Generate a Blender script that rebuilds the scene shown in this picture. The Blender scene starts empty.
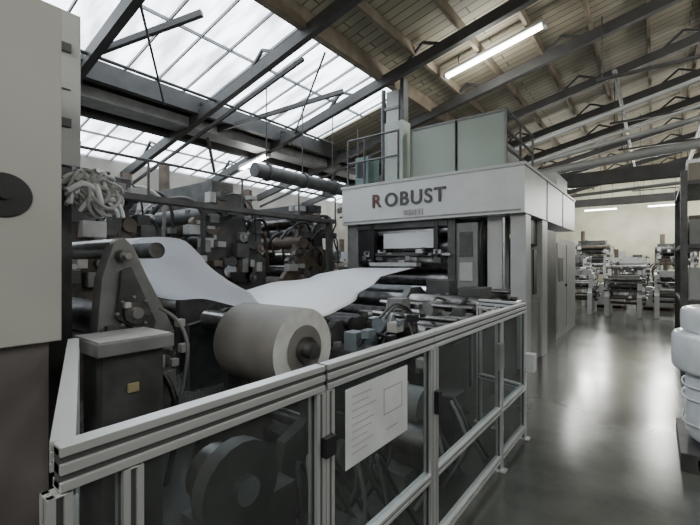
import bpy, math, random
from mathutils import Vector, Matrix
random.seed(7)
# ------------------------------------------------------------ materials
def nt(name):
    m=bpy.data.materials.new(name); m.use_nodes=True
    n=m.node_tree; n.nodes.clear()
    o=n.nodes.new('ShaderNodeOutputMaterial')
    return m,n,o
def paint(name,col,rough=.5,metal=0,var=.25,scale=3,bump=.0,col2=None,detail=6,trans=0):
    m,n,o=nt(name)
    b=n.nodes.new('ShaderNodeBsdfPrincipled')
    tc=n.nodes.new('ShaderNodeTexCoord'); ns=n.nodes.new('ShaderNodeTexNoise')
    ns.inputs['Scale'].default_value=scale; ns.inputs['Detail'].default_value=detail
    n.links.new(tc.outputs['Object'],ns.inputs['Vector'])
    r=n.nodes.new('ShaderNodeValToRGB')
    c2=col2 or tuple(c*(1-var) for c in col)
    r.color_ramp.elements[0].position=.35; r.color_ramp.elements[1].position=.65
    r.color_ramp.elements[0].color=(*c2,1); r.color_ramp.elements[1].color=(*col,1)
    n.links.new(ns.outputs['Fac'],r.inputs['Fac']); n.links.new(r.outputs['Color'],b.inputs['Base Color'])
    b.inputs['Roughness'].default_value=rough; b.inputs['Metallic'].default_value=metal
    if bump:
        bp=n.nodes.new('ShaderNodeBump'); bp.inputs['Strength'].default_value=bump
        n.links.new(ns.outputs['Fac'],bp.inputs['Height']); n.links.new(bp.outputs['Normal'],b.inputs['Normal'])
    if trans:
        t=n.nodes.new('ShaderNodeBsdfTranslucent'); t.inputs['Color'].default_value=(*col,1)
        x=n.nodes.new('ShaderNodeMixShader'); x.inputs['Fac'].default_value=trans
        n.links.new(b.outputs[0],x.inputs[1]); n.links.new(t.outputs[0],x.inputs[2]); n.links.new(x.outputs[0],o.inputs['Surface'])
    else: n.links.new(b.outputs['BSDF'],o.inputs['Surface'])
    return m
def emis(name,col,s,var=0,scale=1.5):
    m,n,o=nt(name); e=n.nodes.new('ShaderNodeEmission')
    e.inputs['Color'].default_value=(*col,1); e.inputs['Strength'].default_value=s
    if var:
        tc=n.nodes.new('ShaderNodeTexCoord'); mp=n.nodes.new('ShaderNodeMapping'); mp.inputs['Scale'].default_value=(.5,2.5,1)
        ns=n.nodes.new('ShaderNodeTexNoise'); ns.inputs['Scale'].default_value=scale; ns.inputs['Detail'].default_value=4
        mr=n.nodes.new('ShaderNodeMapRange'); mr.inputs['From Min'].default_value=.35; mr.inputs['From Max'].default_value=.62
        mr.inputs['To Min'].default_value=s*(1-var); mr.inputs['To Max'].default_value=s
        n.links.new(tc.outputs['Object'],mp.inputs['Vector']); n.links.new(mp.outputs['Vector'],ns.inputs['Vector'])
        n.links.new(ns.outputs['Fac'],mr.inputs['Value']); n.links.new(mr.outputs['Result'],e.inputs['Strength'])
    n.links.new(e.outputs['Emission'],o.inputs['Surface']); return m
def clear(name,col,fac=.12,rough=.15):
    m,n,o=nt(name); t=n.nodes.new('ShaderNodeBsdfTransparent'); t.inputs['Color'].default_value=(*col,1)
    g=n.nodes.new('ShaderNodeBsdfPrincipled'); g.inputs['Base Color'].default_value=(*col,1); g.inputs['Roughness'].default_value=rough
    x=n.nodes.new('ShaderNodeMixShader'); x.inputs['Fac'].default_value=fac
    n.links.new(t.outputs[0],x.inputs[1]); n.links.new(g.outputs[0],x.inputs[2]); n.links.new(x.outputs[0],o.inputs['Surface']); return m
def floor_mat():
    m,n,o=nt('polished_concrete'); b=n.nodes.new('ShaderNodeBsdfPrincipled')
    tc=n.nodes.new('ShaderNodeTexCoord')
    a=n.nodes.new('ShaderNodeTexNoise'); a.inputs['Scale'].default_value=.8; a.inputs['Detail'].default_value=10; a.inputs['Roughness'].default_value=.65
    n.links.new(tc.outputs['Object'],a.inputs['Vector'])
    r=n.nodes.new('ShaderNodeValToRGB'); r.color_ramp.elements[0].position=.3; r.color_ramp.elements[1].position=.7
    r.color_ramp.elements[0].color=(.045,.05,.046,1); r.color_ramp.elements[1].color=(.125,.132,.118,1)
    n.links.new(a.outputs['Fac'],r.inputs['Fac']); n.links.new(r.outputs['Color'],b.inputs['Base Color'])
    mr=n.nodes.new('ShaderNodeMapRange'); mr.inputs['To Min'].default_value=.05; mr.inputs['To Max'].default_value=.34
    n.links.new(a.outputs['Fac'],mr.inputs['Value']); n.links.new(mr.outputs['Result'],b.inputs['Roughness'])
    bp=n.nodes.new('ShaderNodeBump'); bp.inputs['Strength'].default_value=.07
    n.links.new(a.outputs['Fac'],bp.inputs['Height']); n.links.new(bp.outputs['Normal'],b.inputs['Normal'])
    b.inputs['Specular IOR Level'].default_value=.7
    n.links.new(b.outputs['BSDF'],o.inputs['Surface']); return m
def plank_mat():
    m,n,o=nt('timber_deck'); b=n.nodes.new('ShaderNodeBsdfPrincipled'); b.inputs['Roughness'].default_value=.75
    tc=n.nodes.new('ShaderNodeTexCoord'); br=n.nodes.new('ShaderNodeTexBrick')
    br.inputs['Scale'].default_value=1; br.inputs['Brick Width'].default_value=3.2; br.inputs['Row Height'].default_value=.2
    br.inputs['Mortar Size'].default_value=.012
    br.inputs['Color1'].default_value=(.42,.375,.27,1); br.inputs['Color2'].default_value=(.29,.26,.19,1); br.inputs['Mortar'].default_value=(.08,.07,.05,1)
    n.links.new(tc.outputs['Object'],br.inputs['Vector'])
    ns=n.nodes.new('ShaderNodeTexNoise'); ns.inputs['Scale'].default_value=1.2; n.links.new(tc.outputs['Object'],ns.inputs['Vector'])
    mx=n.nodes.new('ShaderNodeMixRGB'); mx.blend_type='MULTIPLY'; mx.inputs['Fac'].default_value=.5
    n.links.new(br.outputs['Color'],mx.inputs['Color1']); n.links.new(ns.outputs['Fac'],mx.inputs['Color2'])
    n.links.new(mx.outputs['Color'],b.inputs['Base Color']); n.links.new(b.outputs['BSDF'],o.inputs['Surface']); return m
M=dict(
 floor=floor_mat(), deck=plank_mat(),
 wall=paint('cream_wall_paint',(.66,.645,.50),.8,var=.25,scale=1),
 wallcol=paint('old_block_wall',(.25,.237,.205),.85,var=.4,scale=1),
 beige=paint('machine_beige',(.40,.398,.375),.45,var=.08,scale=1.5),
 beiged=paint('machine_lower_brown',(.14,.123,.12),.28,var=.3,scale=2),
 white=paint('machine_white',(.49,.505,.505),.4,var=.1),
 lgrey=paint('light_grey_paint',(.38,.39,.39),.45,var=.15),
 grey=paint('mid_grey_paint',(.20,.205,.205),.45,var=.3,scale=5),
 dgrey=paint('dark_grey_paint',(.07,.072,.073),.5,var=.5,scale=6),
 black=paint('black_parts',(.014,.014,.016),.4,var=.4),
 steel=paint('brushed_steel',(.60,.60,.61),.3,1,var=.2,scale=8),
 dsteel=paint('oily_steel',(.24,.235,.23),.38,1,var=.5,scale=9),
 alu=paint('anodised_aluminium',(.62,.635,.645),.38,.6,var=.06,scale=6),
 slot=paint('extrusion_slot',(.09,.09,.095),.5,.3,var=.2),
 paper=paint('printed_paper_web',(.96,.97,1.0),.5,var=.03,scale=1.5,trans=.5),
 kraft=paint('kraft_roll',(.20,.19,.178),.6,var=.35,scale=3),
 core=paint('roll_end_paper',(.62,.62,.61),.7,var=.2,scale=10),
 brown=paint('rusty_brown',(.14,.11,.088),.6,var=.5,scale=5),
 beam=paint('dark_steel_beam',(.036,.035,.034),.6,var=.4,scale=3),
 bar=paint('glazing_bar_grey',(.20,.21,.22),.6,var=.3,scale=3),
 wood=paint('old_timber',(.19,.155,.11),.75,var=.4,scale=3),
 green=paint('pale_green_panel',(.33,.385,.345),.35,var=.2,scale=2),
 teal=paint('teal_cabinet',(.12,.18,.18),.4,var=.3),
 blue=paint('blue_motor',(.17,.20,.225),.4,var=.3),
 red=paint('dark_red_letter',(.10,.03,.03),.5), ink=paint('dark_letter',(.04,.04,.045),.5),
 yellow=paint('yellow_label',(.34,.30,.17),.6,var=.1),
 wrap=paint('stretch_wrap_white',(.70,.73,.76),.25,var=.15,scale=6,bump=.4),
 hose=paint('hose_grey',(.42,.42,.41),.5,var=.3),
 pallet=paint('pallet_wood',(.15,.12,.09),.8,var=.4,scale=8),
 card=paint('cardboard',(.26,.235,.19),.8,var=.2),
 pane=emis('daylit_wired_glass',(.84,.92,1.0),4.6,var=.6,scale=1.6),
 tube=emis('lit_fluorescent_tube',(1,.98,.9),12),
 poly=clear('polycarbonate',(.72,.75,.75),.03),
 grn_glass=clear('green_tinted_glass',(.60,.67,.62),.4,.25),
)
# ------------------------------------------------------------ mesh builder
class B:
    def __init__(s,name): s.n=name; s.v=[]; s.f=[]; s.m=[]; s.sm=[]; s.mats=[]
    def mi(s,k):
        if k not in s.mats: s.mats.append(k)
        return s.mats.index(k)
    def add(s,vs,fs,k,smooth=False,T=None):
        o=len(s.v); i=s.mi(k)
        for p in vs:
            p=Vector(p); s.v.append(T@p if T else p)
        for f in fs: s.f.append([a+o for a in f]); s.m.append(i); s.sm.append(smooth)
    def box(s,x0,x1,y0,y1,z0,z1,k,T=None):
        if x0>x1:x0,x1=x1,x0
        if y0>y1:y0,y1=y1,y0
        if z0>z1:z0,z1=z1,z0
        vs=[(x,y,z) for x in(x0,x1) for y in(y0,y1) for z in(z0,z1)]
        s.add(vs,[(0,1,3,2),(4,6,7,5),(0,4,5,1),(2,3,7,6),(0,2,6,4),(1,5,7,3)],k,False,T)
    def beam(s,p,q,w,h,k,up=(0,0,1)):
        p=Vector(p);q=Vector(q);d=q-p;L=d.length;d.normalize();up=Vector(up)
        if abs(d.dot(up))>.98: up=Vector((0,1,0))
        r=d.cross(up).normalized();u=r.cross(d)
        T=Matrix(((r.x,d.x,u.x,p.x),(r.y,d.y,u.y,p.y),(r.z,d.z,u.z,p.z),(0,0,0,1)))
        s.box(-w/2,w/2,0,L,-h/2,h/2,k,T)
    def cyl(s,p,q,r,k,n=20,r2=None,kc=None):
        p=Vector(p);q=Vector(q);d=(q-p).normalized()
        a=Vector((0,0,1)) if abs(d.z)<.9 else Vector((1,0,0))
        u=d.cross(a).normalized();w=d.cross(u); r2=r if r2 is None else r2
        A=[p+(u*math.cos(t)+w*math.sin(t))*r for t in [2*math.pi*i/n for i in range(n)]]
        C=[q+(u*math.cos(t)+w*math.sin(t))*r2 for t in [2*math.pi*i/n for i in range(n)]]
        s.add(A+C,[(i,(i+1)%n,n+(i+1)%n,n+i) for i in range(n)],k,True)
        s.add(A,[list(range(n))[::-1]],kc or k); s.add(C,[list(range(n))],kc or k)
    def tube(s,pts,r,k,n=8,closed=False):
        pts=[Vector(p) for p in pts]
        if not closed and len(pts)>2:
            q=[]
            for i in range(len(pts)-1):
                p0=pts[max(i-1,0)];p1=pts[i];p2=pts[i+1];p3=pts[min(i+2,len(pts)-1)]
                for t in (0,.2,.4,.6,.8): q.append(.5*((2*p1)+(-p0+p2)*t+(2*p0-5*p1+4*p2-p3)*t*t+(-p0+3*p1-3*p2+p3)*t**3))
            q.append(pts[-1]); pts=q
        N=len(pts); rings=[]; u=None
        for i,p in enumerate(pts):
            a=pts[(i-1)%N] if (i>0 or closed) else p; b=pts[(i+1)%N] if (i<N-1 or closed) else p
            d=(b-a).normalized()
            if u is None: u=d.cross(Vector((.13,.31,.94))).normalized()
            u=(u-d*u.dot(d)).normalized(); w=d.cross(u)
            rings+=[p+(u*math.cos(2*math.pi*j/n)+w*math.sin(2*math.pi*j/n))*r for j in range(n)]
        fs=[]
        for i in range(N if closed else N-1):
            for j in range(n):
                i2=(i+1)%N; fs.append((i*n+j,i*n+(j+1)%n,i2*n+(j+1)%n,i2*n+j))
        s.add(rings,fs,k,True)
    def prism(s,poly,ax,a0,a1,k):
        def P(a,b,c): return (c,a,b) if ax=='x' else ((a,c,b) if ax=='y' else (a,b,c))
        n=len(poly); vs=[P(a,b,a0) for a,b in poly]+[P(a,b,a1) for a,b in poly]
        s.add(vs,[list(range(n))[::-1],[n+i for i in range(n)]]+[(i,(i+1)%n,n+(i+1)%n,n+i) for i in range(n)],k)
    def slab(s,x0,x1,y0,y1,k,t=.08,off=0):
        s.prism([(x0,roofz(x0)+off),(x1,roofz(x1)+off),(x1,roofz(x1)+t+off),(x0,roofz(x0)+t+off)],'y',y0,y1,k)
    def blob(s,c,sz,k,e=.45,n=32,m=16,eh=None):
        eh=eh or e
        def sp(v,e): return math.copysign(abs(v)**e,v)
        vs=[];fs=[]
        for i in range(m+1):
            a=-math.pi/2+math.pi*i/m
            for j in range(n):
                t=2*math.pi*j/n
                vs.append((c[0]+sz[0]*sp(math.cos(a),e)*sp(math.cos(t),eh),c[1]+sz[1]*sp(math.cos(a),e)*sp(math.sin(t),eh),c[2]+sz[2]*sp(math.sin(a),e)))
        for i in range(m):
            for j in range(n): fs.append((i*n+j,i*n+(j+1)%n,(i+1)*n+(j+1)%n,(i+1)*n+j))
        s.add(vs,fs,k,True)
    def done(s,bevel=0,recalc=True):
        c=sum((p for p in s.v),Vector())/len(s.v)
        me=bpy.data.meshes.new(s.n); me.from_pydata([p-c for p in s.v],[],s.f)
        for k in s.mats: me.materials.append(M[k])
        me.polygons.foreach_set('material_index',s.m); me.polygons.foreach_set('use_smooth',s.sm); me.update()
        import bmesh
        if recalc:
            bm=bmesh.new(); bm.from_mesh(me); bmesh.ops.recalc_face_normals(bm,faces=bm.faces); bm.to_mesh(me); bm.free()
        o=bpy.data.objects.new(s.n,me); o.location=c; bpy.context.collection.objects.link(o)
        if bevel:
            md=o.modifiers.new('bevel','BEVEL'); md.width=bevel; md.segments=3; md.limit_method='ANGLE'; md.angle_limit=math.radians(50)
        return o
def roofz(x): return 6.6+.22*x
# ------------------------------------------------------------ room shell
XL,XR,Y0,Y1=-11,6,-5,27
b=B('floor'); b.box(XL-.2,XR+.2,Y0-.2,Y1+.2,-.1,0,'floor'); b.done()
b=B('ceiling')
b.slab(-4.45,XR+.2,Y0,Y1,'deck'); b.slab(-8.6,-7.5,Y0,Y1,'wood',.12); b.slab(-7.5,-4.45,8.3,Y1,'deck'); b.slab(-7.5,-4.45,Y0,Y0+1,'deck'); b.slab(-11.2,-8.6,16,Y1,'deck'); b.done()
def glaz(name,x0,x1,y0,y1,mids):
    b=B(name); b.slab(x0,x1,y0,y1,'pane',.03,.05)
    y=y0+.05
    while y<y1:
        b.beam((x0,y,roofz(x0)+.02),(x1,y,roofz(x1)+.02),.025,.05,'bar'); y+=.55
    for x in mids: b.beam((x,y0,roofz(x)),(x,y1,roofz(x)),.03,.05,'bar')
    b.done()
glaz('window_1',-7.5,-4.45,Y0+1,8.3,(-5.9,)); glaz('window_2',-10.98,-8.6,Y0,16,(-9.8,))
b=B('wall_left'); b.box(XL-.2,XL,Y0,Y1,0,4.2,'wallcol'); b.done()
b=B('wall_right'); b.box(XR,XR+.2,Y0,Y1,0,7.9,'wallcol'); b.done()
b=B('wall_far'); b.prism([(XL,0),(XR,0),(XR,roofz(XR)),(XL,roofz(XL))],'y',Y1,Y1+.2,'wall'); b.done()
b=B('wall_back'); b.prism([(XL,0),(XR,0),(XR,roofz(XR)),(XL,roofz(XL))],'y',Y0-.2,Y0,'wallcol'); b.done()
b=B('roof_trusses')
for i in range(-3,11):
    y=4.67+2.22*i*1.0
    if y<Y0+.3 or y>Y1-.3: continue
    o=-.36
    b.beam((-10.95,y,roofz(-10.95)+o),(5.9,y,roofz(5.9)+o),.12,.20,'beam')
    if i%2==0: b.beam((-10.95,y+.1,roofz(-10.95)+o-.28),(-4.6,y+.1,roofz(-4.6)+o-.28),.05,.06,'beam')
    x=-10
    while x<5:
        b.beam((x,y,roofz(x)+o),(x+.5,y,roofz(x+.5)-.05),.05,.05,'beam'); b.beam((x+.5,y,roofz(x+.5)-.05),(x+1,y,roofz(x+1)+o),.05,.05,'beam'); x+=2.0
b.done()
b=B('roof_purlins')
for x in [-3.7,-2.8,-1.9,-1.0,-.1,.8,1.7,2.6,3.5,4.4,5.3]:
    b.beam((x,Y0+.05,roofz(x)-.1),(x,Y1-.05,roofz(x)-.1),.06,.18,'wood')
for x in(-7.45,-8.6): b.beam((x,Y0+.05,roofz(x)-.16),(x,Y1-.05,roofz(x)-.16),.14,.34,'beam')
b.beam((-4.45,Y0+.05,roofz(-4.45)-.16),(-4.45,Y1-.05,roofz(-4.45)-.16),.14,.3,'wood')
b.beam((-8.0,Y0+.05,roofz(-8)-.3),(-8.0,Y1-.05,roofz(-8)-.3),.5,.2,'grey')
b.done()
b=B('roof_bracing')
for y in(-1.2,1.9,5.2,9.8,14.2):
    b.beam((-8.0,y,4.5),(-5.2,y+1.4,5.2),.07,.09,'beam'); b.beam((-8.0,y,4.5),(-9.8,y+1.4,4.15),.07,.09,'beam')
    b.cyl((-4.5,y,5.2),(-7.4,y+2,4.6),.02,'beam',8)
b.cyl((-6.8,-1,4.75),(-6.8,8.2,4.75),.03,'beam',8)
b.done()
b=B('pipework')
b.cyl((-.6,9,5.2),(-.6,26.9,5.2),.04,'grey'); b.cyl((1.0,8,5.3),(1.0,26.9,5.3),.06,'grey')
b.cyl((-3.2,12,4.3),(5.9,12,5.6),.06,'lgrey'); b.cyl((-4.5,13.2,4.2),(5.9,13.2,4.9),.12,'lgrey'); b.cyl((-5,15.5,4.1),(5.9,15.5,4.5),.07,'grey'); b.cyl((-3,10.8,4.0),(5.9,10.8,5.9),.035,'lgrey'); b.cyl((-3,10.6,4.4),(5.9,10.6,6.5),.05,'lgrey'); b.cyl((-4,14.2,3.6),(5.9,14.2,4.0),.05,'lgrey')
for y in(9,12,15,18,21,24): b.beam((-.9,y,5.1),(1.3,y,5.1),.05,.05,'beam'); b.cyl((-.8,y,5.1),(-.8,y,6.3),.012,'beam',6); b.cyl((1.2,y,5.1),(1.2,y,6.7),.012,'beam',6)
b.done()
b=B('crossbeam'); b.box(-3.9,5.95,12.8,13.1,3.75,4.1,'beam'); b.box(-3.9,5.95,19,19.2,3.9,4.2,'beam')
for x in(-3.8,2.4): b.box(x-.12,x+.12,12.83,13.07,0,3.75,'dgrey')
b.done()
b=B('ventilation_duct')
b.cyl((-6,4.9,3.35),(-6,9.0,3.35),.14,'dgrey')
for y in(5.2,6.2,7.2,8.2): b.cyl((-6,y,3.35),(-6,y+.05,3.35),.17,'dgrey'); b.cyl((-6,y,3.5),(-6,y,5.0),.012,'beam',6)
b.cyl((-6,9.0,3.35),(-6.6,9.8,3.0),.14,'dgrey'); b.done()
# ------------------------------------------------------------ lamps
def lamp(p,q,W=120,hang=True):
    b=B('fluorescent_or_fill_lamp'); p=Vector(p);q=Vector(q);d=(q-p).normalized()
    b.beam(p+Vector((0,0,.06)),q+Vector((0,0,.06)),.16,.05,'white')
    for o in(-.045,.045):
        w=d.cross(Vector((0,0,1))).normalized()*o
        b.cyl(p+d*.04+w,q-d*.04+w,.022,'tube',10)
    for e in(p,q): b.beam(e-d*.02,e+d*.03,.16,.08,'lgrey')
    if hang:
        for t in(.15,.85):
            c=p.lerp(q,t); b.cyl(c+Vector((0,0,.08)),(c.x,c.y,roofz(c.x)-.02),.008,'beam',6)
    o=b.done()
    if W:
        l=bpy.data.lights.new('lamp_fill_light','POINT'); l.energy=W; l.color=(1,1,.95); l.shadow_soft_size=.25  # point light added below the fixture to brighten the hall
        lo=bpy.data.objects.new('lamp_fill_light',l); bpy.context.collection.objects.link(lo); c=(p+q)/2
        lo.parent=o; lo.location=c-Vector((0,0,.35))-o.location
lamp((-3.52,7.95,roofz(-3.5)-.32),(-1.6,7.95,roofz(-1.6)-.32),70)
lamp((-9.0,6.9,4.15),(-7.9,6.9,4.35),30)
for x,y in [(-3.2,16.2),(-.6,16.2),(1.8,16.2),(-3.2,21),(-.6,21),(1.8,21),(-3,24.5),(-.3,24.5),(2,24.5)]:
    lamp((x,y,4.35),(x+1.5,y,4.35),95)
for x,y,z in [(-9.8,13,4.0),(3,10.5,5.6),(3.2,5.8,5.6),(.9,8.5,6.3)]:
    lamp((x,y,z),(x+1.5,y,z),70)  # extra lamps along the hall, added as fill light
for x,y in [(-3,-1),(0,-1.5),(3,0),(0,-3.6),(-3,-3.6),(-7,-2),(1.2,2.6)]:
    lamp((x,y,4.6),(x+1.8,y,4.6),60)  # unseen lamps added behind and beside the camera for front fill
# ------------------------------------------------------------ safety fence
b=B('safety_fence')
FX=-.95
def hrail(p,q,z,h=.09,w=.045):
    p=Vector((*p,z));q=Vector((*q,z))
    b.beam(p,q,w-.014,h-.006,'slot')
    if h>.06:
        for c,hh in((-h/2+.010,.020),(0,.022),(h/2-.010,.020)): b.beam(p+Vector((0,0,c)),q+Vector((0,0,c)),w,hh,'alu')
    else:
        for c in(-h/2+.008,h/2-.008): b.beam(p+Vector((0,0,c)),q+Vector((0,0,c)),w,.016,'alu')
def post(x,y,z1=1.19,w=.045):
    b.box(x-w/2+.007,x+w/2-.007,y-w/2+.007,y+w/2-.007,.0,z1-.002,'slot')
    for sx in(-1,1):
        for sy in(-1,1):
            cx=x+sx*(w/2-.008); cy=y+sy*(w/2-.008); b.box(cx-.008,cx+.008,cy-.008,cy+.008,0,z1,'alu')
    b.box(x-w/2,x+w/2,y-w/2,y+w/2,z1-.004,z1,'alu'); b.box(x-.05,x+.05,y-.04,y+.04,0,.012,'alu')
segs=[(.28,1.075),(1.09,1.96),(1.965,3.15),(3.15,3.87)]
for y in(.28,.42,1.055,1.105,1.94,1.985,3.15,3.85): post(FX,y,1.142)
for (a,c) in segs:
    hrail((FX,a),(FX,c),1.19); hrail((FX,a+.03),(FX,c-.03),.47,.045); hrail((FX,a+.03),(FX,c-.03),.10,.045)
    b.box(FX-.004,FX+.002,a+.03,c-.03,.12,.45,'poly'); b.box(FX-.004,FX+.002,a+.03,c-.03,.49,1.14,'poly')
hrail((FX-.03,.30),(-2.24,.73),1.20,.065,.045)
post(-2.22,.72); hrail((FX-.02,.30),(-2.24,.73),.47,.045); hrail((FX-.02,.30),(-2.24,.73),.10,.045)
hrail((FX,3.85),(-1.40,3.98),1.19); hrail((FX,3.85),(-1.40,3.98),.47,.045); post(-1.40,3.98); post(-1.2,3.92)
for z in(.95,.55,.2): b.box(FX+.02,FX+.045,1.055,1.11,z-.035,z+.035,'black')
b.box(FX+.02,FX+.05,1.95,1.99,.80,.92,'black'); b.box(FX+.02,FX+.1,3.8,3.9,.62,.78,'white'); b.box(FX+.02,FX+.05,3.0,3.1,.8,1.0,'grey')
b.done(.002)
b=B('notice_sheet')
b.box(-.945,-.942,1.21,1.69,.80,1.11,'wrap')
for i in range(9):
    z=1.07-i*.028; l=random.uniform(.1,.2); b.box(-.942,-.9412,1.25,1.25+l,z,z+.005,'hose')
b.box(-.942,-.9412,1.48,1.64,.93,.936,'hose'); b.box(-.942,-.9412,1.48,1.64,1.04,1.046,'hose'); b.box(-.942,-.9412,1.48,1.486,.93,1.04,'hose'); b.box(-.942,-.9412,1.634,1.64,.93,1.04,'hose')
b.box(-.942,-.9412,1.5,1.6,.86,.865,'hose'); b.done()
# ------------------------------------------------------------ near left machine
mm=math
b=B('rewinder_cabinet')
b.box(-3.1,-2.30,-2.5,.70,1.22,2.84,'beige'); b.box(-3.05,-2.34,-2.5,.66,.0,1.22,'beiged')
oy,oz=.48,1.90
pts=[(oy+.105*mm.cos(t),oz+.10*mm.sin(t)) for t in [2*mm.pi*i/32 for i in range(32)]]
b.prism(pts,'x',-2.31,-2.292,'black')
b.cyl((-2.3,oy,oz),(-2.27,oy,oz),.02,'black')
b.box(-2.31,-2.29,-.2,-.19,1.3,2.8,'slot')
b.box(-2.35,-2.33,-.3,.6,.1,.14,'dgrey'); b.box(-2.345,-2.33,.2,.21,.1,1.2,'black')
b.done(.045)
b=B('electrical_cabinet')
b.box(-3.7,-3.12,.05,1.06,2.25,3.28,'lgrey'); b.box(-3.7,-3.15,.05,1.02,0,2.25,'dgrey')
for z in(2.5,3.0): b.box(-3.12,-3.10,.9,1.0,z,z+.06,'dgrey')
b.box(-3.12,-3.11,.2,1.0,2.75,2.76,'slot')
b.cyl((-3.4,.8,3.28),(-3.4,.8,5.2),.05,'grey'); b.done(.012)
b=B('hanging_hose_bundle')
R=random.Random(3)
for i in range(60):
    # loose tangled strands hanging over the peg
    y=1.09+R.uniform(-.11,.13); z=2.08+R.uniform(-.12,.08); x=-3.0+R.uniform(-.08,.08)
    L=R.uniform(.08,.2); a=R.uniform(-1.2,1.2)
    pts=[(x,y-.5*L*mm.cos(a),z-.5*L*mm.sin(a)),(x+R.uniform(-.04,.05),y-.1*L,z+R.uniform(.0,.06)),(x+R.uniform(-.04,.05),y+.3*L*mm.cos(a),z+.3*L*mm.sin(a)+R.uniform(-.03,.03)),(x,y+.5*L*mm.cos(a+.6),z+.5*L*mm.sin(a)-R.uniform(0,.06))]
    b.tube(pts,R.uniform(.010,.019),R.choice(['hose','wrap','lgrey','hose']))
for i in range(16):
    r=R.uniform(.08,.15); cx=-3.0+R.uniform(-.05,.05); cy=1.09+R.uniform(-.04,.04); cz=2.06+R.uniform(-.05,.04); ph=R.uniform(0,6)
    b.tube([(cx+.5*r*mm.sin(t+ph),cy+r*(.8+.25*mm.sin(2*t+ph))*mm.cos(t),cz+r*(.85+.2*mm.cos(3*t+ph))*mm.sin(t)) for t in [2*mm.pi*j/28 for j in range(28)]],.013,R.choice(['hose','lgrey']),8,True)
b.cyl((-3.14,1.05,2.2),(-2.88,1.08,2.2),.015,'steel'); b.done()
# ------------------------------------------------------------ unwinder stand with arm
b=B('unwinder_stand')
arm=[(1.00,1.1),(1.03,1.5),(1.10,1.72),(1.16,1.76),(1.22,1.70),(1.30,1.52),(1.50,1.12),(1.46,.75),(1.36,.3),(1.36,0),(1.05,0),(1.05,.6)]
b.prism(arm,'x',-2.82,-2.70,'grey'); b.prism(arm,'x',-4.65,-4.53,'grey')
b.prism([(1.1,1.25),(1.13,1.55),(1.19,1.57),(1.35,1.2),(1.3,1.1)],'x',-2.70,-2.66,'dgrey')
for y,z,r in((1.14,1.64,.04),(1.2,1.28,.07),(1.38,.95,.07)):
    b.cyl((-2.7,y,z),(-2.62,y,z),r,'dsteel'); b.cyl((-2.62,y,z),(-2.59,y,z),r*.5,'steel')
for j in range(8): b.cyl((-2.66,1.2+.10*mm.cos(j*.785),1.28+.1*mm.sin(j*.785)),(-2.645,1.2+.1*mm.cos(j*.785),1.28+.1*mm.sin(j*.785)),.010,'steel',8)
b.cyl((-4.53,1.2,1.2),(-2.82,1.2,1.2),.12,'dsteel'); b.cyl((-4.53,1.38,.95),(-2.82,1.38,.95),.1,'dsteel')
b.cyl((-4.53,1.14,1.71),(-2.75,1.14,1.71),.045,'steel')
b.cyl((-4.6,1.5,1.69),(-2.95,1.5,1.69),.06,'dsteel')
b.box(-2.55,-2.2,.82,1.22,1.12,1.19,'grey'); b.box(-2.5,-2.25,.86,1.18,.0,1.12,'dgrey')
b.box(-2.54,-2.21,.83,1.21,1.19,1.2,'lgrey')
b.box(-2.25,-2.235,.98,1.04,.90,.95,'yellow'); b.box(-2.25,-2.235,.95,1.1,.5,.7,'black')
b.box(-2.6,-2.5,1.25,1.4,.6,.9,'grey')
b.tube([(-2.7,1.1,1.0),(-2.5,1.3,.9),(-2.4,1.35,.6),(-2.45,1.3,.2)],.02,'black')
b.tube([(-2.62,1.35,1.3),(-2.5,1.42,1.2),(-2.45,1.45,1.0),(-2.5,1.4,.6)],.012,'grey')
for i in range(26):
    y=random.uniform(1.05,1.5); z=random.uniform(.4,1.35); x=random.uniform(-2.68,-2.5); s=random.uniform(.015,.045); b.box(x-s,x+s,y-s,y+s,z-s,z+s,random.choice(['grey','dgrey','lgrey','black','hose']))
b.done(.006)
# ------------------------------------------------------------ paper web
prof=[(1.22,1.68),(1.33,1.765),(1.5,1.785),(1.64,1.765),(1.76,1.67),(1.9,1.53),(2.06,1.39),(2.28,1.25),(2.6,1.15),(3.0,1.14),(3.4,1.19),(4.0,1.28),(4.8,1.38),(5.6,1.46),(6.2,1.50)]
P=[]
for i in range(len(prof)-1):
    p0=prof[max(i-1,0)];p1=prof[i];p2=prof[i+1];p3=prof[min(i+2,len(prof)-1)]
    for t in [0,.25,.5,.75]:
        P.append(tuple(.5*((2*p1[k])+(-p0[k]+p2[k])*t+(2*p0[k]-5*p1[k]+4*p2[k]-p3[k])*t*t+(-p0[k]+3*p1[k]-3*p2[k]+p3[k])*t**3) for k in(0,1)))
P.append(prof[-1]); vs=[];fs=[];W=24
def near_x(y):
    k=[(1.2,-2.84),(1.8,-2.82),(2.3,-2.66),(2.8,-2.50),(3.3,-2.58),(4.2,-2.92),(5.2,-3.2),(6.3,-3.3)]
    for (a,p),(c,q) in zip(k,k[1:]):
        if a<=y<=c:
            t=(y-a)/(c-a); t=t*t*(3-2*t); return p+(q-p)*t
    return k[-1][1]
for i,(y,z) in enumerate(P):
    nx=near_x(y)
    for j in range(W+1):
        s=j/W; x=-4.5+(nx+4.5)*s; f=1 if 1.8<y<5 else .1
        vs.append((x,y,z+(.022*mm.sin(s*8+y*2.3)+.018*mm.sin(y*5+s*3))*f-(.05*s**4 if 2.2<y<3.8 else 0)))
for i in range(len(P)-1):
    for j in range(W): a=i*(W+1)+j; fs.append((a,a+1,a+W+2,a+W+1))
b=B('paper_web'); b.add(vs,fs,'paper',True); w=b.done()
sd=w.modifiers.new('thick','SOLIDIFY'); sd.thickness=.003
b=B('kraft_paper_roll')
RY,RZ=2.0,1.0
b.cyl((-2.56,RY,RZ),(-1.92,RY,RZ),.285,'kraft',48,kc='core')
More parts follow.
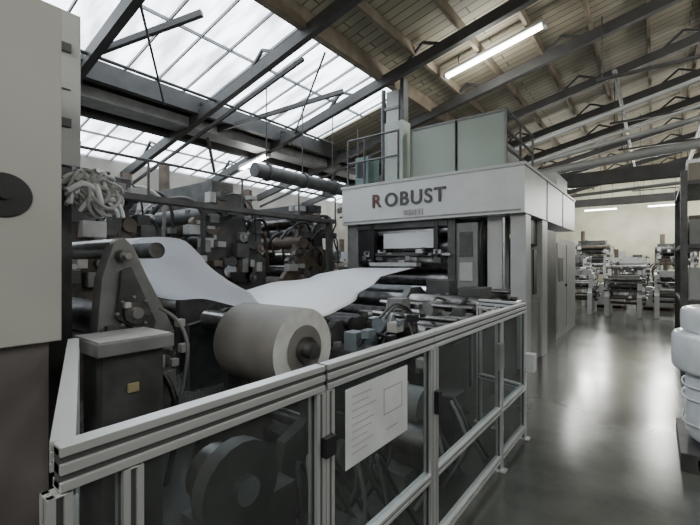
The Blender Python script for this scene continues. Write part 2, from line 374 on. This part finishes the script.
b.cyl((-1.92,RY,RZ),(-1.912,RY,RZ),.17,'core',40,kc='kraft'); b.cyl((-1.92,RY,RZ),(-1.82,RY,RZ),.055,'dsteel'); b.cyl((-1.91,RY,RZ),(-1.88,RY,RZ),.09,'dsteel')
b.done()
b=B('roll_cradle')
cr=[(RY-.4,0),(RY+.4,0),(RY+.3,.5),(RY+.1,.58),(RY+.1,.9),(RY-.1,.9),(RY-.1,.58),(RY-.3,.5)]
b.prism(cr,'x',-1.87,-1.79,'dgrey'); b.prism(cr,'x',-2.70,-2.64,'dgrey')
b.box(-2.66,-1.82,1.65,1.77,.1,.2,'dsteel'); b.box(-2.66,-1.82,2.25,2.35,.1,.2,'dsteel')
b.cyl((-2.7,RY,.5),(-1.72,RY,.5),.05,'steel'); b.cyl((-1.78,RY,.5),(-1.72,RY,.5),.14,'dsteel'); b.cyl((-1.78,2.2,.25),(-1.72,2.2,.25),.1,'grey'); b.done(.006)
# ------------------------------------------------------------ infeed section
b=B('infeed_unit')
side=[(2.75,0),(6.05,0),(6.05,1.05),(5.4,1.12),(5.2,1.25),(4.9,1.25),(4.7,1.05),(3.9,1.0),(3.6,.98),(3.3,.98),(3.1,.88),(2.75,.82)]
for x in(-4.65,-2.72): b.prism(side,'x',x-.05,x+.05,'dgrey')
b.prism([(3.4,0),(6.05,0),(6.05,.95),(5.0,1.0),(4.7,.8),(3.8,.78),(3.6,.9),(3.4,.8)],'x',-1.65,-1.58,'dgrey')
for y,z,r,k in((3.0,.88,.11,'steel'),(3.45,.94,.07,'dsteel'),(3.9,.85,.13,'dsteel'),(4.4,.95,.08,'dsteel'),(4.9,1.08,.1,'dsteel'),(5.3,.95,.14,'dsteel'),(5.8,1.15,.08,'steel')):
    b.cyl((-4.6,y,z),(-1.62 if y>3.6 else -2.6,y,z),r,k,24)
for y,z in((3.8,1.02),(4.25,1.1),(4.7,1.04),(5.15,1.12),(5.6,1.2),(5.95,1.08)):
    b.cyl((-2.75,y,z),(-1.55,y,z),.03,'dsteel')
b.box(-2.6,-1.9,3.0,3.4,.0,.75,'dgrey'); b.box(-2.6,-1.7,3.5,4.1,0,.55,'black')
b.box(-2.4,-2.25,3.05,3.2,.75,.93,'blue'); b.cyl((-2.3,3.5,.95),(-2.3,3.75,.95),.08,'blue'); b.cyl((-2.1,4.2,1.05),(-2.1,4.5,1.05),.09,'grey')
b.box(-2.5,-2.3,4.0,4.2,1.05,1.18,'grey'); b.box(-2.0,-1.7,4.9,5.3,1.05,1.28,'dgrey'); b.box(-2.6,-2.25,5.2,5.5,1.15,1.35,'dgrey')
for i in range(30):
    x=random.uniform(-2.4,-1.8); y=random.uniform(2.9,5.3); z=random.uniform(.7,1.1)
    b.tube([(x,y,z),(x+random.uniform(-.1,.15),y+random.uniform(.1,.3),z+random.uniform(.0,.15)),(x+random.uniform(-.15,.2),y+random.uniform(.3,.6),z-.1),(x+random.uniform(-.15,.2),y+random.uniform(.3,.65),.2)],random.uniform(.008,.022),random.choice(['black','grey','dgrey','black']))
for i in range(130):
    x=random.uniform(-2.5,-1.65); y=random.uniform(2.95,5.9); z=random.uniform(.3,1.15)+(.08 if y>4.5 else 0); s=random.uniform(.012,.05)
    b.box(x-s,x+s,y-s*1.3,y+s*1.3,z-s,z+s*.8,random.choice(['grey','dgrey','dsteel','lgrey','black','black','blue','hose']))
b.cyl((-1.53,4.1,1.0),(-1.53,6.0,1.05),.025,'steel'); b.cyl((-1.53,4.1,.3),(-1.53,4.1,1.0),.02,'steel'); b.done(.004)
b=B('drive_unit')
b.box(-1.66,-1.45,.95,1.45,0,.5,'dgrey'); b.cyl((-1.66,1.1,.62),(-1.5,1.1,.62),.13,'dsteel'); b.cyl((-1.5,1.1,.62),(-1.42,1.1,.62),.2,'dgrey'); b.cyl((-1.42,1.1,.62),(-1.38,1.1,.62),.06,'steel')
b.box(-1.5,-1.2,1.3,1.7,0,.25,'dgrey'); b.cyl((-1.45,2.5,.35),(-1.2,2.5,.35),.16,'dsteel'); b.box(-1.55,-1.3,2.3,2.8,0,.2,'grey')
b.cyl((-1.55,2.6,.55),(-1.3,2.6,.55),.15,'grey'); b.box(-1.55,-1.3,2.45,2.8,0,.42,'dgrey')
b.box(-1.5,-1.3,3.1,3.35,0,.5,'dgrey'); b.box(-1.31,-1.29,3.15,3.25,.3,.4,'yellow')
for i in range(16):
    x=random.uniform(-1.55,-1.15); y=random.uniform(1.0,2.7)
    b.tube([(x,y,.03),(x+.1,y+.2,.3),(x-.1,y+.4,.5),(x,y+.5,.25),(x+.1,y+.6,.02)],.014,random.choice(['black','grey','dgrey']))
b.done(.006)
# ------------------------------------------------------------ the big press
b=B('printing_press')
X0,X1,YF,YB=-4.88,-1.5,6.15,10.7
zb,zt=2.33,3.02
b.box(X0,X1,YF,YB,zb,zt,'white')
b.box(X0-.02,X1+.02,YF-.02,YB,zt,zt+.05,'lgrey'); b.box(X0+.05,X1-.05,YF-.006,YF,zb+.03,zb+.06,'grey')
b.box(X1,X1+.01,YF+1.5,YF+1.52,zb,zt,'slot'); b.box(X1,X1+.01,YF+3,YF+3.02,zb,zt,'slot')
b.box(-1.74,-1.52,6.3,6.6,0,zb,'lgrey'); b.box(-1.74,-1.52,7.4,7.8,0,zb,'lgrey'); b.box(-1.74,-1.56,6.6,7.4,.0,1.0,'grey'); b.box(-1.74,-1.6,6.6,7.4,1.9,zb,'dgrey')
b.box(-1.74,-1.56,7.8,8.8,0,2.2,'dgrey')
b.box(-2.14,-1.90,6.45,6.8,0,zb,'white'); b.box(-2.62,-2.26,6.35,6.7,.9,2.25,'grey'); b.box(-2.56,-2.34,6.335,6.35,1.7,2.1,'dgrey'); b.box(-2.56,-2.34,6.335,6.35,1.3,1.6,'lgrey')
for z in(1.1,1.2): b.cyl((-2.4,6.35,z),(-2.4,6.32,z),.03,'red' if z<1.15 else 'yellow',12)
b.box(-4.86,-4.6,6.3,8.8,0,zb,'grey'); b.box(-4.6,-2.6,8.2,8.4,0,zb,'black')
b.box(-2.75,-2.62,6.3,8.2,0,zb,'dgrey')
for y,z,r,k in((6.5,1.62,.1,'dsteel'),(6.75,1.88,.15,'dsteel'),(6.45,2.17,.06,'steel'),(6.9,2.2,.12,'dgrey'),(6.55,1.3,.13,'dsteel'),(7.2,1.5,.2,'dsteel'),(6.4,1.05,.09,'steel'),(6.9,.85,.2,'dsteel'),(7.4,2.0,.15,'dgrey')):
    b.cyl((-4.6,y,z),(-2.75,y,z),r,k,28)
b.box(-4.08,-3.05,6.40,6.415,1.86,2.14,'paper'); b.box(-4.6,-2.75,6.3,6.36,1.72,1.78,'dgrey'); b.box(-4.6,-2.75,6.28,6.34,2.22,2.33,'dgrey')
b.box(-4.3,-3.3,6.24,6.42,1.53,1.60,'lgrey')
b.box(-4.6,-2.75,6.3,6.4,.0,.7,'dgrey'); b.box(-4.55,-4.2,6.25,6.4,1.6,2.2,'black')
for x in(-4.25,-2.95): b.box(x-.04,x+.04,6.26,6.34,1.6,2.3,'black')
for i in range(22):
    x=random.uniform(-4.5,-2.8); z=random.uniform(1.58,1.8); b.box(x,x+random.uniform(.05,.15),6.24,6.32,z,z+random.uniform(.03,.1),random.choice(['grey','black','steel','dgrey','lgrey']))
b.cyl((-1.85,6.35,.2),(-1.85,6.35,2.3),.03,'steel'); b.tube([(-2.2,6.4,2.3),(-2.2,6.3,1.9),(-2.2,6.35,1.4),(-2.2,6.4,.9)],.025,'black')
b.box(-1.52,-1.5,6.7,6.9,1.1,1.8,'black')
b.done(.022)
b=B('exhaust_duct')
b.box(-4.52,-4.22,7.2,7.5,3.08,5.2,'lgrey'); b.box(-4.19,-4.10,7.2,7.4,3.08,5.4,'dgrey')
for z in(3.6,4.2,4.8): b.box(-4.55,-4.19,7.17,7.53,z,z+.06,'grey')
b.cyl((-4.65,7.3,3.08),(-4.65,7.3,5.3),.05,'dgrey'); b.done(.01)
b=B('platform_enclosure')
def fr(x0,x1,y,z0,z1,k,pan):
    b.box(x0,x1,y-.01,y+.01,z0,z1,pan)
    for x in(x0,x1): b.box(x-.02,x+.02,y-.025,y+.025,z0,z1+.03,k)
    b.box(x0,x1,y-.025,y+.025,z1,z1+.04,k); b.box(x0,x1,y-.025,y+.025,z0,z0+.05,k)
Z=3.075
fr(-3.7,-2.8,6.8,Z,4.1,'grey','grn_glass'); fr(-2.8,-1.95,6.8,Z,4.1,'grey','grn_glass')
b.box(-3.6,-2.9,7.5,8.4,Z,3.95,'green'); b.box(-2.8,-2.1,7.4,8.4,Z,3.75,'lgrey'); b.box(-3.4,-3.1,7.48,7.5,3.4,3.8,'dgrey')
for x in(-3.4,-2.6,-2.3): b.cyl((x,7.2,Z),(x,7.2,3.8),.05,'dsteel')
b.box(-4.18,-3.78,6.6,6.9,Z,4.3,'green'); b.box(-4.1,-3.86,6.585,6.6,3.6,4.15,'lgrey')
b.box(-4.82,-4.5,6.5,6.9,Z,3.7,'teal'); b.box(-4.76,-4.56,6.485,6.5,3.3,3.6,'black')
for y in(6.8,7.7,8.6): b.box(-1.97,-1.93,y-.02,y+.02,Z,4.15,'dgrey')
for z in(3.5,3.8,4.13): b.box(-1.97,-1.93,6.8,8.6,z-.02,z+.02,'dgrey')
for x in(-4.85,-4.45): b.cyl((x,6.3,Z),(x,6.3,4.0),.02,'dgrey')
b.cyl((-4.85,6.3,4.0),(-3.7,6.3,4.0),.02,'dgrey'); b.cyl((-4.85,6.3,3.55),(-3.7,6.3,3.55),.02,'dgrey'); b.cyl((-3.7,6.3,Z),(-3.7,6.3,4.0),.02,'dgrey')
b.box(-1.9,-1.55,8.8,10.0,Z,3.4,'lgrey')
b.done(.006)
def text(name,body,x,z,size,mats,y):
    cu=bpy.data.curves.new(name,'FONT'); cu.body=body; cu.size=size; cu.extrude=.008; cu.space_character=1.15; cu.offset=.006
    o=bpy.data.objects.new(name,cu); bpy.context.collection.objects.link(o); o.rotation_euler=(math.pi/2,0,0); o.location=(x,y,z)
    cu.materials.append(M[mats]); 
    return o
e=bpy.data.objects.new('lettering_sign',None); bpy.context.collection.objects.link(e); e.location=(-3.4,6.13,2.7)
for nm,bd,x,s,z,mt in(('letter_r','R',-4.17,.34,2.61,'red'),('letters_main','OBUST',-3.89,.34,2.61,'ink'),('letters_small','SERIES',-3.5,.12,2.43,'hose')):
    t=text(nm,bd,x,z,s,mt,6.135); t.parent=e; t.matrix_parent_inverse=Matrix.Translation(-Vector(e.location))
b=B('control_cabinet')
b.box(-2.6,-1.6,9.0,11.5,0,2.12,'lgrey'); b.box(-1.6,-1.585,9.1,10.1,.15,2.0,'lgrey'); b.box(-1.6,-1.585,10.2,11.4,.15,2.0,'lgrey')
b.box(-2.45,-1.75,8.985,9.0,1.1,1.9,'dgrey'); b.box(-2.3,-1.9,8.975,8.99,1.3,1.7,'hose'); b.box(-2.45,-1.75,8.985,9.0,.2,.95,'grey')
b.box(-1.585,-1.575,9.2,9.7,1.2,1.7,'dgrey'); b.cyl((-1.585,10.0,1.1),(-1.55,10.0,1.1),.03,'black'); b.done(.01)
# ------------------------------------------------------------ background machine units
def unit(x0,x1,y0,y1,h,seed,name='coating_unit',nb=60,pal=('grey','lgrey','brown','dgrey','black','brown','dgrey','hose'),fc=('dgrey','grey','brown')):
    R=random.Random(seed); b=B(name)
    for x in(x0,x1):
        p=[(y0,0),(y1,0),(y1,h*.6),(y1-.25*(y1-y0),h*.72),(y1-.3*(y1-y0),h),(y0+.3*(y1-y0),h*.96),(y0+.2*(y1-y0),h*.62),(y0,h*.5)]
        b.prism(p,'x',x-.06,x+.06,R.choice(fc))
    k=min(1,h/2.4)
    for i in range(11):
        t=R.random(); y=y0+(.2+.6*t)*(y1-y0); z=R.uniform(.3,.95)*h
        b.cyl((x0-.1,y,z),(x1+.14,y,z),R.uniform(.06,.17)*k,R.choice(['dsteel','steel','dgrey','brown']),20)
    for i in range(nb):
        y=R.uniform(y0,y1-.3); z=R.uniform(.45,1.0)*h; x=R.choice([x1+.06,x0,R.uniform(x0,x1)]); s=R.uniform(.04,.17)*k
        b.box(x,x+s,y,y+s*R.uniform(.6,2),z,z+s*R.uniform(.5,1.4),R.choice(pal))
    for i in range(18):
        y=R.uniform(y0,y1); x=R.uniform(x0,x1+.2); z=R.uniform(.6,1.)*h
        b.tube([(x,y,z),(x+.1,y+.15*k,z+.2*k),(x+R.uniform(0,.3),y+.4*k,z+.22*k),(x+R.uniform(0,.3),y+.6*k,z),(x+.1,y+.7*k,z-.5*k)],R.uniform(.012,.035)*k,R.choice(['black','hose','brown','dgrey']))
    for i in range(7):
        y=R.uniform(y0,y1); z=R.uniform(.4,.8)*h; b.cyl((x1+.05,y,z),(x1+.16,y,z),R.uniform(.05,.16)*k,R.choice(['dsteel','grey','brown']),24); b.cyl((x1+.16,y,z),(x1+.2,y,z),.03,'steel')
    b.box(x0,x1,y0+.35*(y1-y0),y0+.6*(y1-y0),h*.9,h*1.05,'dgrey' if h>2 else R.choice(['lgrey','white','grey']))
    b.cyl((x0+.2,y0+.5*(y1-y0),h*1.05),(x0+.2,y0+.5*(y1-y0),h*1.25),.1*k,'brown')
    b.done(.004)
unit(-7.6,-5.4,1.2,2.8,2.6,1,nb=110); unit(-7.6,-5.5,3.1,4.7,2.75,2,nb=110); unit(-7.6,-5.5,5.1,6.6,2.6,3,nb=110)
unit(-9.8,-8.2,3.2,5.2,2.9,4); unit(-9.8,-8.4,7.4,9,2.3,5); unit(-7.2,-5.8,8.2,9.4,1.8,6)
b=B('overhead_walkway'); b.box(-5.1,-4.9,1.0,6.0,2.35,2.42,'dgrey')
for y in(1.0,2.4,3.8,5.0,6.0): b.cyl((-4.93,y,2.42),(-4.93,y,2.85),.015,'dgrey')
b.cyl((-4.93,1,2.85),(-4.93,6,2.85),.018,'dgrey')
for y in(1.05,5.9): b.box(-5.05,-4.95,y-.05,y+.05,0,2.35,'dgrey')
b.done()
b=B('lit_wall_patch'); b.box(-10.98,-10.9,8.6,11.5,.2,3.0,'wall'); b.done()  # paler cream sheet standing in for the lit part of the left wall
# ------------------------------------------------------------ aisle right + far clutter
b=B('wrapped_roll_stack')
cx,cy=.60,4.42
b.box(.16,1.04,3.98,4.86,.0,.03,'dgrey'); b.box(.16,1.04,3.98,4.86,.11,.14,'dgrey')
for x in(.16,.55,.94): b.box(x,x+.1,3.98,4.86,.03,.11,'dgrey')
b.blob((cx+.03,cy,.43),(.43,.43,.29),'wrap',.22,eh=1); b.blob((cx,cy,.87),(.49,.49,.17),'wrap',.22,eh=1); b.blob((cx+.03,cy,1.13),(.46,.46,.11),'wrap',.28,eh=1)
for z,r in((.3,.435),(.5,.435),(.6,.435),(.82,.495),(.92,.495)): b.tube([(cx+.02+r*mm.cos(t),cy+r*mm.sin(t),z+.01*mm.sin(5*t)) for t in [2*mm.pi*i/40 for i in range(40)]],.007,'wrap',8,True)
b.cyl((cx+.03,cy,1.2),(cx+.03,cy,1.27),.05,'card'); b.done()
b=B('storage_rack')
for x in(.33,1.5):
    for y in(7.4,9.4): b.box(x-.04,x+.04,y-.04,y+.04,0,2.9,'dgrey')
for z in(.15,1.0,1.8,2.7): b.box(.3,1.53,7.4,9.4,z,z+.06,'dgrey')
for i in range(26):
    z=random.choice([.21,1.06,1.86,2.76]); y=random.uniform(7.45,9.0); s=random.uniform(.15,.35); b.box(.4,.4+s*2,y,y+s,z,z+random.uniform(.2,.5),random.choice(['card','lgrey','wrap','grey','brown']))
b.done(.006)
def pal(x,y,kind,seed):
    R=random.Random(seed); b=B('pallet_of_rolls' if kind=='r' else 'pallet_of_cartons')
    b.box(x,x+1,y,y+1,.0,.03,'pallet'); b.box(x,x+1,y,y+1,.11,.14,'pallet')
    for o in(0,.45,.9): b.box(x+o,x+o+.1,y,y+1,.03,.11,'pallet')
    if kind=='r':
        for i in range(2):
            for j in range(2):
                h=R.uniform(.5,1.0); c=(x+.26+.48*i,y+.26+.48*j); b.cyl((*c,.14),(*c,.14+h),.23,R.choice(['wrap','paper','kraft','lgrey']),24,kc='core'); b.cyl((*c,.14+h),(*c,.16+h),.04,'black',10)
    else:
        for i in range(2):
            for j in range(2):
                for k in range(R.randint(1,3)): b.box(x+.02+.49*i,x+.49+.49*i,y+.02+.49*j,y+.49+.49*j,.145+k*.33,.14+(k+1)*.33-.01,R.choice(['card','wrap','lgrey','grey']))
    b.done(.004)
lp=('grey','lgrey','white','wrap','wrap','hose','lgrey','blue','dgrey'); lf=('lgrey','white','grey')
unit(-2.6,-1.6,14.3,15.6,1.3,21,'finishing_machine',90,lp,lf); unit(-1.15,-.35,14.2,15.4,1.15,22,'finishing_machine',90,lp,lf); unit(.05,.9,14.4,15.6,1.3,23,'finishing_machine',90,lp,lf)
unit(-3.4,-2.1,17,18.4,1.8,24,'finishing_machine',90,lp,lf); unit(-1.4,-.3,18.2,19.6,1.7,25,'finishing_machine',90,lp,lf); unit(-3.2,-2,23.6,24.8,2.6,26,'finishing_machine',90,lp,lf); unit(.1,1.4,24.4,25.8,2.4,27,'finishing_machine',90,lp,lf)
sd=10
for x,y in [(-1.8,16.4),(-.5,16.5),(.3,18.2),(-3.2,19.8),(-1.8,20.6),(-.3,20.9),(.9,20.4),(-1.5,22.4),(0,22.5),(1.5,22.2),(1.4,16.9),(1.3,14.0),(2.2,11.5),(-4.8,17),(-5,20)]:
    sd+=1; pal(x,y,'r' if sd%2 else 'c',sd)
b=B('slitting_machine')
b.box(-1.7,-.4,25.2,26.2,0,1.6,'grey'); b.box(-1.6,-1.2,25.0,25.4,1.0,2.2,'lgrey'); b.box(-.9,-.5,25.0,25.4,.8,2.0,'dgrey')
for z in(.9,1.3,1.8): b.cyl((-1.5,25.1,z),(-.6,25.1,z),.12,'steel')
b.done(.01)
# ------------------------------------------------------------ world, camera
w=bpy.data.worlds.new('overcast'); bpy.context.scene.world=w; w.use_nodes=True
w.node_tree.nodes['Background'].inputs[0].default_value=(.75,.85,1,1); w.node_tree.nodes['Background'].inputs[1].default_value=1
cam=bpy.data.cameras.new('camera'); co=bpy.data.objects.new('camera',cam); bpy.context.collection.objects.link(co)
cam.sensor_width=36; cam.lens=36*400/700; cam.clip_start=.05; cam.clip_end=200
co.location=(0,0,1.6); co.rotation_euler=(math.pi/2,0,math.radians(37.3))
sc=bpy.context.scene; sc.camera=co
try:
    sc.view_settings.view_transform='AgX'; sc.view_settings.look='AgX - Base Contrast'; sc.view_settings.exposure=0.8
except Exception as ex: print(ex)
